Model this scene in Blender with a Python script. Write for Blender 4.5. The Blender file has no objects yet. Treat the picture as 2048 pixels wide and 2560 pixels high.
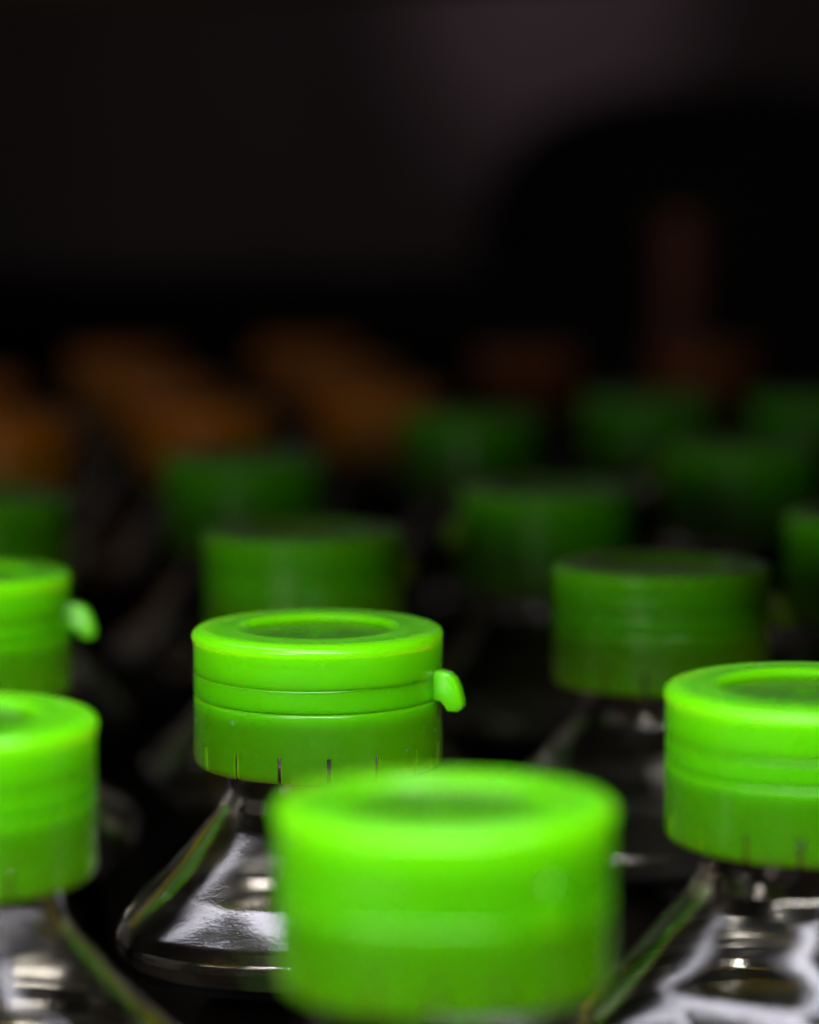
import bpy, bmesh, math, random
from mathutils import Vector, Matrix

random.seed(7)
R = math.radians
MM = 0.001
S = bpy.context.scene
COL = S.collection

# ------------------------------------------------------------------ camera
H = 0.200                      # height of the cap tops above the shelf
F_PX = 7730.0                  # focal length in pixels of the 2048 x 2560 photograph
CAM_Z = H + 0.073
PITCH = math.atan(927.0 / F_PX)
cam_d = bpy.data.cameras.new('camera')
cam = bpy.data.objects.new('camera', cam_d)
COL.objects.link(cam)
cam.location = (0, 0, CAM_Z)
cam.rotation_euler = (math.pi / 2 - PITCH, 0, 0)
cam_d.sensor_fit = 'VERTICAL'
cam_d.sensor_height = 36.0
cam_d.sensor_width = 28.8
cam_d.lens = 36.0 * F_PX / 2560.0
cam_d.clip_start = 0.01
cam_d.clip_end = 50
cam_d.dof.use_dof = True
cam_d.dof.focus_distance = 0.452
cam_d.dof.aperture_fstop = cam_d.lens / 15.0
cam_d.dof.aperture_blades = 0
S.camera = cam

# ------------------------------------------------------------------ world (a dark indoor room)
W = bpy.data.worlds.new('World')
S.world = W
W.use_nodes = True
bg = W.node_tree.nodes['Background']
bg.inputs[0].default_value = (0.9, 0.8, 0.75, 1)
bg.inputs[1].default_value = 0.0015

S.view_settings.view_transform = 'Standard'
S.view_settings.look = 'None'
S.view_settings.exposure = 0
S.view_settings.gamma = 1
S.render.engine = 'CYCLES'
S.cycles.use_denoising = True
S.cycles.max_bounces = 14
S.cycles.transparent_max_bounces = 24
S.cycles.sample_clamp_indirect = 6.0


# the rows of bottles, and the edges of the added shade board, run at an angle to the picture:
# t metres along a row (to the left and away), s metres across the rows (to the right and away)
ROW_ANGLE = math.atan2(49, 62)


def row(t, s, z):
    c, k = math.cos(ROW_ANGLE), math.sin(ROW_ANGLE)
    return (-c * t + k * s, k * t + c * s, z)


def area(name, loc, target, sx, sy, power, color, spread=180):
    d = bpy.data.lights.new(name, 'AREA')
    d.shape = 'RECTANGLE'
    d.size, d.size_y = sx, sy
    d.energy = power
    d.color = color
    d.spread = R(spread)
    o = bpy.data.objects.new(name, d)
    o.location = loc
    v = Vector(target) - Vector(loc)
    o.rotation_euler = v.to_track_quat('-Z', 'Y').to_euler()
    COL.objects.link(o)
    return o


def spot(name, loc, target, power, color, angle, blend, radius):
    d = bpy.data.lights.new(name, 'SPOT')
    d.energy = power
    d.color = color
    d.spot_size = R(angle)
    d.spot_blend = blend
    d.shadow_soft_size = radius
    o = bpy.data.objects.new(name, d)
    o.location = loc
    v = Vector(target) - Vector(loc)
    o.rotation_euler = v.to_track_quat('-Z', 'Y').to_euler()
    COL.objects.link(o)
    return o


def row_lamp(name, at, aim, length, width, power, color, spread):
    """an area lamp whose long side runs along the rows"""
    a, b = Vector(row(*at)), Vector(row(*aim))
    o = area(name, a, b, length, width, power, color, spread)
    z = (a - b).normalized()
    x = Vector(row(1, 0, 0))
    x = (x - z * x.dot(z)).normalized()
    o.rotation_euler = Matrix((x, z.cross(x), z)).transposed().to_euler()
    return o


# room light falling in at the front, under the added shade board, and a strip below it
row_lamp('front_lamp', (-0.06, -0.05, H + 0.30), (0.16, 0.33, H), 0.60, 0.05, 4.5, (1.0, 0.94, 0.84), 150)
row_lamp('shelf_strip', (0.27, 0.298, H + 0.092), (0.27, 0.298, H), 0.36, 0.016, 0.11, (0.90, 0.88, 1.0), 105)
row_lamp('low_lamp', (0.25, 0.058, H + 0.042), (0.28, 0.50, H - 0.01), 0.14, 0.07, 0.22, (1.0, 0.92, 0.80), 140)
area('room_lamp', (-0.75, 0.30, H + 0.16), (0.0, 0.5, H), 0.55, 0.45, 0.22, (1.0, 0.86, 0.74), 170)  # added warm panel, gives the shoulders a brown room reflection
area('back_room_lamp', (-0.62, 1.25, H + 0.22), (0.0, 0.45, H), 0.7, 0.6, 0.10, (1.0, 0.86, 0.74), 170)  # added panel out of view, for a brown sheen on the bottles' left edges
area('back_panel_lamp', (0.0, 1.6, H + 0.39), (0.0, 0.4, H), 1.0, 0.22, 0.10, (1.0, 0.96, 0.98), 180)  # added panel out of view, lays a pale veil on the cap tops
spot('wall_patch_fill', (0.125, 1.2, H + 0.9), (0.105, 2.34, 0.385), 42.0, (1.0, 0.82, 0.88), 12.0, 1.0, 0.03)  # added spot that makes the pale patch on the wall
spot('wall_wash', (0.0, 0.9, H + 1.2), (0.0, 2.34, 0.40), 12.0, (1.0, 0.80, 0.82), 30, 1.0, 0.05)


# ------------------------------------------------------------------ materials
def mat(name):
    m = bpy.data.materials.new(name)
    m.use_nodes = True
    nt = m.node_tree
    nt.nodes.clear()
    out = nt.nodes.new('ShaderNodeOutputMaterial')
    return m, nt, out


def cap_material(name, col, sss_r, trans, sss_scale):
    m, nt, out = mat(name)
    N, L = nt.nodes.new, nt.links.new
    p = N('ShaderNodeBsdfPrincipled')
    p.inputs['Base Color'].default_value = (*col, 1)
    p.inputs['Roughness'].default_value = 0.33
    p.inputs['IOR'].default_value = 1.49
    p.inputs['Specular IOR Level'].default_value = 0.40
    p.inputs['Subsurface Weight'].default_value = 1.0
    p.inputs['Subsurface Radius'].default_value = sss_r
    p.inputs['Subsurface Scale'].default_value = sss_scale
    tc = N('ShaderNodeTexCoord')
    n1 = N('ShaderNodeTexNoise')
    n1.inputs['Scale'].default_value = 900
    n1.inputs['Detail'].default_value = 3
    L(tc.outputs['Object'], n1.inputs['Vector'])
    n2 = N('ShaderNodeTexNoise')
    n2.inputs['Scale'].default_value = 160
    n2.inputs['Detail'].default_value = 4
    L(tc.outputs['Object'], n2.inputs['Vector'])
    mr = N('ShaderNodeMapRange')
    mr.inputs['To Min'].default_value = 0.20
    mr.inputs['To Max'].default_value = 0.32
    L(n2.outputs['Fac'], mr.inputs['Value'])
    L(mr.outputs['Result'], p.inputs['Roughness'])
    vo = N('ShaderNodeTexVoronoi')
    vo.inputs['Scale'].default_value = 420
    L(tc.outputs['Object'], vo.inputs['Vector'])
    near = N('ShaderNodeMapRange')
    near.inputs['From Min'].default_value = 0.10
    near.inputs['From Max'].default_value = 0.22
    near.inputs['To Min'].default_value = 1.0
    near.inputs['To Max'].default_value = 0.0
    L(vo.outputs['Distance'], near.inputs['Value'])
    sep = N('ShaderNodeSeparateColor')
    L(vo.outputs['Color'], sep.inputs[0])
    pick = N('ShaderNodeMath')
    pick.operation = 'GREATER_THAN'
    pick.inputs[1].default_value = 0.955
    L(sep.outputs[0], pick.inputs[0])
    mk = N('ShaderNodeMath')
    mk.operation = 'MULTIPLY'
    L(near.outputs['Result'], mk.inputs[0])
    L(pick.outputs[0], mk.inputs[1])
    mk2 = N('ShaderNodeMath')
    mk2.operation = 'MULTIPLY'
    mk2.inputs[1].default_value = 0.55
    L(mk.outputs[0], mk2.inputs[0])
    dust = N('ShaderNodeMix')
    dust.data_type = 'RGBA'
    dust.inputs['A'].default_value = (*col, 1)
    dust.inputs['B'].default_value = (0.62, 0.74, 0.45, 1)
    L(mk2.outputs[0], dust.inputs['Factor'])
    L(dust.outputs['Result'], p.inputs['Base Color'])
    b = N('ShaderNodeBump')
    b.inputs['Strength'].default_value = 0.12
    b.inputs['Distance'].default_value = 0.00008
    L(n1.outputs['Fac'], b.inputs['Height'])
    L(b.outputs['Normal'], p.inputs['Normal'])
    t = N('ShaderNodeBsdfTranslucent')
    t.inputs['Color'].default_value = (*col, 1)
    mx = N('ShaderNodeMixShader')
    mx.inputs[0].default_value = trans
    L(p.outputs[0], mx.inputs[1])
    L(t.outputs[0], mx.inputs[2])
    L(mx.outputs[0], out.inputs['Surface'])
    return m


GREEN = cap_material('green_plastic', (0.135, 0.70, 0.001), (4.0, 1.0, 5.0), 0.0, 0.018)
ORANGE = cap_material('orange_plastic', (0.90, 0.29, 0.01), (1.0, 0.6, 0.2), 0.0, 0.004)


def clear_plastic():
    m, nt, out = mat('clear_plastic')
    N, L = nt.nodes.new, nt.links.new
    tc = N('ShaderNodeTexCoord')
    n1 = N('ShaderNodeTexNoise')
    n1.inputs['Scale'].default_value = 2200
    n1.inputs['Detail'].default_value = 2
    n1.inputs['Roughness'].default_value = 0.6
    L(tc.outputs['Object'], n1.inputs['Vector'])
    n2 = N('ShaderNodeTexNoise')
    n2.inputs['Scale'].default_value = 85
    n2.inputs['Detail'].default_value = 1
    L(tc.outputs['Object'], n2.inputs['Vector'])
    b2 = N('ShaderNodeBump')
    b2.inputs['Strength'].default_value = 0.55
    b2.inputs['Distance'].default_value = 0.0010
    L(n2.outputs['Fac'], b2.inputs['Height'])
    b1 = N('ShaderNodeBump')
    b1.inputs['Strength'].default_value = 0.35
    b1.inputs['Distance'].default_value = 0.00005
    L(n1.outputs['Fac'], b1.inputs['Height'])
    L(b2.outputs['Normal'], b1.inputs['Normal'])
    fr = N('ShaderNodeFresnel')
    fr.inputs['IOR'].default_value = 1.58
    L(b2.outputs['Normal'], fr.inputs['Normal'])
    mu = N('ShaderNodeMath')
    mu.operation = 'MULTIPLY'
    mu.use_clamp = True
    mu.inputs[1].default_value = 1.25
    L(fr.outputs[0], mu.inputs[0])
    tr = N('ShaderNodeBsdfTransparent')
    tr.inputs['Color'].default_value = (0.93, 0.92, 0.90, 1)
    gl = N('ShaderNodeBsdfGlossy')
    gl.inputs['Roughness'].default_value = 0.12
    gl.inputs['Color'].default_value = (1, 1, 1, 1)
    L(b1.outputs['Normal'], gl.inputs['Normal'])
    mx = N('ShaderNodeMixShader')
    L(mu.outputs[0], mx.inputs[0])
    L(tr.outputs[0], mx.inputs[1])
    L(gl.outputs[0], mx.inputs[2])
    L(mx.outputs[0], out.inputs['Surface'])
    return m


CLEAR = clear_plastic()


def plain(name, col, rough, spec=0.5, noise=0.0, scale=40):
    m, nt, out = mat(name)
    N, L = nt.nodes.new, nt.links.new
    p = N('ShaderNodeBsdfPrincipled')
    p.inputs['Base Color'].default_value = (*col, 1)
    p.inputs['Roughness'].default_value = rough
    p.inputs['Specular IOR Level'].default_value = spec
    if noise:
        tc = N('ShaderNodeTexCoord')
        n = N('ShaderNodeTexNoise')
        n.inputs['Scale'].default_value = scale
        n.inputs['Detail'].default_value = 5
        L(tc.outputs['Object'], n.inputs['Vector'])
        r = N('ShaderNodeValToRGB')
        r.color_ramp.elements[0].position = 0.3
        r.color_ramp.elements[1].position = 0.7
        r.color_ramp.elements[0].color = (*[c * (1 - noise) for c in col], 1)
        r.color_ramp.elements[1].color = (*[c * (1 + noise) for c in col], 1)
        L(n.outputs['Fac'], r.inputs[0])
        L(r.outputs[0], p.inputs['Base Color'])
    L(p.outputs[0], out.inputs['Surface'])
    return m


LIQUID = plain('dark_drink', (0.008, 0.006, 0.005), 0.2)
UNDERSIDE = plain('grey_shelf', (0.17, 0.15, 0.135), 0.5, 0.3, 0.2, 12)
SHELF = plain('dark_shelf', (0.015, 0.014, 0.014), 0.6, 0.3, 0.3, 30)
WALL = plain('dark_wall', (0.026, 0.0192, 0.0218), 0.85, 0.2, 0.25, 6)
BLACK = plain('black_plastic', (0.0025, 0.002, 0.002), 0.9, 0.05)
SHADED_ORANGE = cap_material('brown_plastic', (0.42, 0.13, 0.01), (1.0, 0.6, 0.2), 0.0, 0.004)  # right-hand orange caps, with the weaker light there put into the colour
AMBER = plain('amber_glass', (0.055, 0.016, 0.010), 0.6, 0.2)


# ------------------------------------------------------------------ geometry helpers (millimetres, z = 0 at the cap top)
def link(name, bm, m, parent=None, smooth=True, ang=35):
    me = bpy.data.meshes.new(name)
    bmesh.ops.recalc_face_normals(bm, faces=bm.faces)
    bm.to_mesh(me)
    bm.free()
    me.materials.append(m)
    if smooth:
        me.polygons.foreach_set('use_smooth', [True] * len(me.polygons))
        me.set_sharp_from_angle(angle=R(ang))
    o = bpy.data.objects.new(name, me)
    COL.objects.link(o)
    if parent:
        o.parent = parent
    return o


def revolve(prof, n, warp=None, closed=True):
    """prof: (r, z) list in mm. closed: the profile is a loop (a ring with thickness)."""
    bm = bmesh.new()
    rings = []
    for r, z in prof:
        if r < 1e-6:
            rings.append([bm.verts.new((0, 0, z * MM))])
            continue
        ring = []
        for k in range(n):
            a = 2 * math.pi * k / n
            rr, zz = warp(r, z, a) if warp else (r, z)
            ring.append(bm.verts.new((rr * math.cos(a) * MM, rr * math.sin(a) * MM, zz * MM)))
        rings.append(ring)
    pairs = list(zip(rings, rings[1:])) + ([(rings[-1], rings[0])] if closed else [])
    for A, B in pairs:
        if len(A) == 1 and len(B) == 1:
            continue
        for k in range(n):
            j = (k + 1) % n
            if len(A) == 1:
                bm.faces.new((A[0], B[k], B[j]))
            elif len(B) == 1:
                bm.faces.new((A[k], A[j], B[0]))
            else:
                bm.faces.new((A[k], A[j], B[j], B[k]))
    return bm


def smoothstep(a, b, x):
    t = min(1, max(0, (x - a) / (b - a)))
    return t * t * (3 - 2 * t)


def angdiff(a, b):
    return (a - b + math.pi) % (2 * math.pi) - math.pi


# --- the cap: angle 0 is where the pull tab sits
NSEG = 192
HINGE = R(14)


def lid_warp(r, z, a):
    # the overhanging rim dies out beside the pull tab, where the wall is flush with the top
    if r > 18.86 and z > -3.0:
        k = smoothstep(R(14), R(26), abs(angdiff(a, HINGE)))
        r = 18.92 + (r - 18.92) * k
    if r > 18.6 and -6.83 < z < -6.6:
        r = 18.89 - (18.89 - r) * seam(a)
    return r, z


def seam(a):
    # the upper seam of the tear band closes towards the pull tab
    return smoothstep(R(60), R(102), abs(angdiff(a, R(20))))


def build_cap(parent, m):
    outer = [(0, -0.88), (0.35, -0.88), (0.6, -1.02), (1.3, -1.08), (1.7, -1.16), (5, -1.18), (10.2, -1.2), (11.0, -1.14), (11.4, -0.95),
             (11.75, -0.5), (12.0, -0.16), (12.3, -0.03), (12.6, 0.0), (13.0, -0.06), (13.6, -0.16), (15.5, -0.16),
             (16.6, -0.10), (17.3, -0.06), (17.9, -0.12), (18.4, -0.28), (18.8, -0.55), (19.08, -0.92), (19.2, -1.32), (19.18, -1.62),
             (19.05, -1.95), (18.92, -2.25), (18.9, -4.2), (18.9, -6.3), (18.885, -6.76), (18.82, -6.82), (18.4, -6.84), (17.6, -6.84), (17.1, -6.82), (17.0, -6.6),
             (17.0, -3.2), (16.6, -2.3), (15.8, -2.0), (13.4, -1.95), (12.6, -1.9), (11.9, -1.62), (10.6, -1.60), (5, -1.57), (0, -1.55)]
    cap = link('cap', revolve(outer, NSEG, lid_warp, closed=False), m, parent, ang=50)

    def band_warp(r, z, a):
        if z > -7.6:
            k = seam(a)
            z = z + (1 - k) * 0.12
            if r > 18.6:
                r = 18.89 - (18.89 - r) * k
        return r, z
    band = [(17.0, -6.9), (17.6, -6.9), (18.22, -6.88), (18.5, -6.9), (18.82, -6.9), (18.875, -6.95), (18.89, -7.1), (18.9, -9.6), (18.88, -9.98), (18.78, -10.14), (18.4, -10.18), (18.25, -10.38), (17.0, -10.4)]
    link('tear_band', revolve(band, NSEG, band_warp), m, cap, ang=50)

    # the ring below, cut by short slits from its lower edge
    po = [(17.0, -10.47), (17.6, -10.47), (18.2, -10.46), (18.6, -10.44), (18.8, -10.5), (18.9, -10.66), (18.9, -11.1), (18.9, -14.0), (18.9, -16.9), (18.9, -19.6), (18.8, -20.4), (18.45, -20.8)]
    pi_ = [(18.4, -20.7), (18.42, -19.6), (18.42, -16.9), (18.4, -14.0), (18.35, -12.6), (17.9, -11.6), (17.0, -11.3)]
    prof = po + pi_
    cut_o, cut_i = 8, 14        # indices of z = -16.9 on the outer and inner wall
    bm = bmesh.new()
    rings = []
    for k in range(NSEG):
        a = 2 * math.pi * (k + 0.5) / NSEG
        rings.append([bm.verts.new((r * math.cos(a) * MM, r * math.sin(a) * MM, z * MM)) for r, z in prof])
    n = len(prof)
    for k in range(NSEG):
        j = (k + 1) % NSEG
        slit = k % 12 == 0
        for i in range(n):
            i2 = (i + 1) % n
            if slit and cut_o <= i < cut_i:
                continue
            bm.faces.new((rings[k][i], rings[j][i], rings[j][i2], rings[k][i2]))
        if slit:
            bm.faces.new((rings[k][cut_o], rings[j][cut_o], rings[j][cut_i], rings[k][cut_i]))
            for q in (k, j):
                bm.faces.new([rings[q][i] for i in range(cut_o, cut_i + 1)])
    link('tamper_ring', bm, m, cap, ang=40)

    # pull tab: outline in the radial / height plane, extruded along the tangent
    pts = [(18.2, -6.0), (19.4, -5.7), (21.1, -6.0), (22.1, -6.8), (22.8, -8.3), (23.3, -10.1), (23.3, -11.1), (22.7, -11.7),
           (21.0, -11.7), (20.6, -11.0), (19.9, -10.3), (18.2, -10.2)]
    bm = bmesh.new()
    prev = None
    for t, s in ((-1.6, 0.86), (-1.3, 1.0), (1.0, 1.0), (1.3, 0.86)):
        cx, cz = 20.9, -9.0
        vs = [bm.verts.new(((cx + (r - cx) * s) * MM, (t - 0.10 * (r - 18)) * MM, (cz + (z - cz) * s) * MM)) for r, z in pts]
        if prev:
            for i in range(len(vs)):
                i2 = (i + 1) % len(vs)
                bm.faces.new((prev[i], prev[i2], vs[i2], vs[i]))
        else:
            bm.faces.new(vs)
        prev = vs
    bm.faces.new(prev)
    link('pull_tab', bm, m, cap, ang=30)
    return cap


# --- the clear bottle: round neck, shoulder growing into a rounded square
NB = 240
BOSS_A = R(-62)


def body_warp(r, z, a):
    m = smoothstep(-25, -44, z) if z > -44 else 1.0
    n = 2.7
    sq = 1.0 / (abs(math.cos(a)) ** n + abs(math.sin(a)) ** n) ** (1 / n)
    rr = r * (1 + m * (sq - 1))
    if -44.5 < z < -28:                      # an oval dish pressed into one face
        da = angdiff(a, -math.pi / 2) * r / 7.6
        dz = (z + 38.6) / 4.3
        q = math.sqrt(da * da + dz * dz)
        rr -= 0.35 * (1 - smoothstep(0.78, 1.04, q)) + 0.5 * max(0.0, 1 - (q / 0.8) ** 2)
    return rr, z


def build_body(parent):
    key = [(16.0, -3.2), (16.4, -3.5), (16.4, -13.0), (17.2, -13.4), (17.2, -14.6), (16.2, -15.4), (14.9, -16.2), (14.3, -23.0), (14.3, -24.6), (14.7, -26.5),
           (16.2, -29.0), (18.6, -32.0), (21.3, -35.2), (24.0, -38.4), (26.9, -41.2), (29.1, -43.4), (30.4, -45.3), (30.6, -46.7),
           (30.1, -48.2), (29.0, -49.5), (28.1, -50.7), (27.6, -52.2), (27.4, -54.0), (27.4, -57.0), (27.8, -62.0), (28.7, -68.0),
           (28.9, -120), (28.9, -180), (28.6, -194), (27.2, -198.4), (24.5, -199.8), (20, -199.9)]
    prof = []
    for (r0, z0), (r1, z1) in zip(key, key[1:]):
        k = 7 if -52 < z0 < -24 else 1
        for i in range(k):
            t = i / k
            prof.append((r0 + (r1 - r0) * t, z0 + (z1 - z0) * t))
    prof += [key[-1], (0, -198.5)]
    body = link('bottle_body', revolve(prof, NB, body_warp, closed=False), CLEAR, parent, ang=60)
    lq = [(0, -49.4), (28.2, -49.4), (27.3, -50.7), (26.8, -52.2), (26.6, -54.0), (26.6, -57.0),
          (27.0, -62.0), (27.8, -68.0),
          (28.1, -120), (28.1, -180), (27.6, -194), (26, -197.2), (0, -197.4)]
    link('drink', revolve(lq, 72, body_warp, closed=False), LIQUID, body, ang=60)
    return body


def bottle(loc, rot, cap_rot, m, label, group):
    t = bpy.data.objects.new('drink_bottle', None)
    COL.objects.link(t)
    t.empty_display_size = 0.02
    t.location = loc
    t['label'] = label
    t['category'] = 'bottle'
    t['group'] = group
    b = build_body(t)
    b.location = (0, 0, H)
    b.rotation_euler.z = R(rot)
    c = build_cap(t, m)
    c.location = (0, 0, H)
    c.rotation_euler.z = R(cap_rot)
    return t


def copy_tree(o, parent=None, swap=None):
    c = o.copy()
    if swap and c.type == 'MESH' and c.data.name in swap:
        c.data = swap[c.data.name]
    COL.objects.link(c)
    c.parent = parent
    for ch in list(o.children):
        copy_tree(ch, c, swap)
    return c


def on_plane(xd, yd, z=H):
    """where the sight line through a point of the 1725 px wide view meets the height z"""
    u = (xd * 2048 / 1725 - 1024) / F_PX
    v = ((yd - 4) * 2560 / 2156 - 1280) / F_PX
    d = Vector((u, math.cos(PITCH) - v * math.sin(PITCH), -math.sin(PITCH) - v * math.cos(PITCH)))
    k = (z - CAM_Z) / d.z
    p = Vector((0, 0, CAM_Z)) + d * k
    return (p.x, p.y, 0)


def place(proto, loc, rot, cap_rot, label, group, swap=None):
    c = copy_tree(proto, None, swap)
    c.location = loc
    c['label'] = label
    c['group'] = group
    for ch in c.children:
        if ch.name.startswith('cap'):
            ch.rotation_euler.x = R(random.uniform(-1.0, 1.0))
            ch.rotation_euler.y = R(random.uniform(-1.0, 1.0))
        ch.rotation_euler.z = R(cap_rot if ch.name.startswith('cap') else rot)
    return c


# ------------------------------------------------------------------ shelf, wall and two added boards
def box(bm, c, s):
    r = bmesh.ops.create_cube(bm, size=1)
    bmesh.ops.scale(bm, vec=s, verts=r['verts'])
    bmesh.ops.translate(bm, vec=c, verts=r['verts'])


bm = bmesh.new()
box(bm, (0, 1.1, -0.011), (3.2, 2.5, 0.022))
o = link('shelf', bm, SHELF, smooth=False)
o['kind'] = 'structure'
bm = bmesh.new()
box(bm, (0, 0.155, 0), (1.6, 0.31, 0.035))
o = link('upper_shelf', bm, UNDERSIDE, smooth=False)  # unseen board added to keep the front lamp off the rear rows
o.location = row(0.2, 0.240, H + 0.1225)
o.rotation_euler.z = -ROW_ANGLE
o['kind'] = 'structure'
bm = bmesh.new()
box(bm, (0, 1.46, 0.106), (2.6, 0.016, 0.212))
o = link('dark_fade_board', bm, BLACK, smooth=False)  # black board added in place of the wall's fade into darkness
o['kind'] = 'structure'
bm = bmesh.new()
box(bm, (0, 2.36, 0.6), (3.2, 0.04, 1.9))
o = link('back_wall', bm, WALL, smooth=False)
o['kind'] = 'structure'

# ------------------------------------------------------------------ the bottles
G = 'green capped bottles standing close together on the shelf'
hero = bottle(on_plane(670, 1321), 85, -18, GREEN,
              'sharply focused clear bottle with bright green cap, pull tab sticking out to the right', G)
spots = [
    # x, y in the view, turn of the body, turn of the cap, label
    (936, 1682, 40, -50, 'nearest clear bottle, its large blurred bright green cap covering part of the sharp bottle'),
    (1697, 1445, -27, 80, 'clear bottle with oval dent on its shoulder, bright green cap cut by the right edge'),
    (-110, 1507, 30, 120, 'clear bottle with bright green cap low at the left edge, its sloping shoulder showing below'),
    (-86, 1205, 0, 2, 'bottle at the left edge with vivid green cap and small round tab against black'),
    (1392, 1188, 20, 8, 'dim green cap with dark top on bottle between the sharp bottle and right one'),
    (638, 1117, 10, 30, 'bottle with dim green cap rising directly behind the sharply focused cap'),
    (1155, 1028, 0, 200, 'blurred dark green cap on bottle, just up and left of the dark topped cap'),
    (517, 962, 25, 150, 'bottle with blurred dark green cap just under the biggest orange blur'),
    (995, 872, 10, 90, 'bottle with faint green cap touching the right end of the middle orange blur'),
    (1568, 938, 0, 160, 'bottle with faint olive green cap directly above the dim cap with dark top'),
    (1362, 838, 5, 60, 'very dark bottle with barely visible green cap below the tall brown blur'),
    (1858, 1085, 15, 120, 'bottle with dark green cap cut by the right edge behind the bright right one'),
    (-40, 1040, 15, 220, 'bottle with dark green cap cut by the left edge under an orange blur'),
    (1720, 838, 15, 300, 'very dark bottle with barely visible green cap against the right edge'),
]
for x, y, rb, rc, lab in spots:
    c = place(hero, on_plane(x, y), rb, rc, lab, G)
    if lab.startswith('nearest'):              # here the tab is pressed flat against the cap
        tab = [g for h in c.children for g in h.children if g.name.startswith('pull_tab')][0]
        tab.scale.x = 0.25
        tab.location.x = 18.9 * MM * 0.75

def recoloured(o, m, swap):
    for ch in o.children:
        if ch.type == 'MESH' and GREEN.name in ch.data.materials:
            me = ch.data.copy()
            me.materials.clear()
            me.materials.append(m)
            swap[ch.data.name] = me
        recoloured(ch, m, swap)
    return swap


orange_swap = recoloured(hero, ORANGE, {})
shaded_orange_swap = recoloured(hero, SHADED_ORANGE, {})
G2 = 'orange capped bottles in the dark behind the green ones'
for x, y, lab in [
    (-70, 795, 'bottle whose dull orange cap makes the upper end of the left edge orange blur'),
    (12, 872, 'bottle with dull orange cap at the left edge, right above the dark green cap'),
    (262, 740, 'bottle whose orange cap makes the upper left end of the brightest orange blur'),
    (340, 796, 'bottle whose orange cap fills the middle of the brightest orange blur'),
    (432, 852, 'bottle whose orange cap makes the lower right end of the brightest orange blur'),
    (650, 722, 'bottle whose brown orange cap makes the upper left end of the middle orange blur'),
    (722, 770, 'bottle whose brown orange cap fills the core of the middle orange blur'),
    (800, 820, 'bottle whose brown orange cap makes the lower right end of the middle orange blur'),
    (1115, 742, 'bottle with faint orange cap, shade put into its colour, above the gap between two faint green caps'),
    (1490, 735, 'bottle with orange cap, shade put into its colour almost to black, lowest of the orange ones on the right'),
]:
    place(hero, on_plane(x, y), 20, random.randint(0, 359), lab, G2, shaded_orange_swap if x > 1000 else orange_swap)

# a taller slender bottle far behind
px, py, _ = on_plane(1430, 690)
prof = [(0, 244), (8.5, 244), (9.5, 243), (9.5, 236), (8.8, 235), (8.8, 206), (10, 198), (14, 188), (21, 178), (27, 166), (29, 154), (29, 8), (27, 2), (24, 0), (0, 0.5)]
o = link('tall_bottle', revolve(prof, 64, closed=False), AMBER)
o.location = (px, py, 0.0)
o['label'] = 'tall dim orange brown bottle rising blurred above all the caps at the upper right'
o['category'] = 'bottle'

# a large rounded container at the upper right, dark against the wall
prof = [(0, 302), (30, 301), (60, 296), (84, 287), (102, 274), (114, 257), (120, 238), (122, 220), (122, 30), (119, 10), (112, 1), (100, 0), (0, 1)]
o = link('dark_container', revolve(prof, 96, closed=False), BLACK)
o.location = (0.158, 1.62, 0.0)
o['label'] = 'large round shouldered black container blurred at upper right before the grey wall'
o['category'] = 'container'
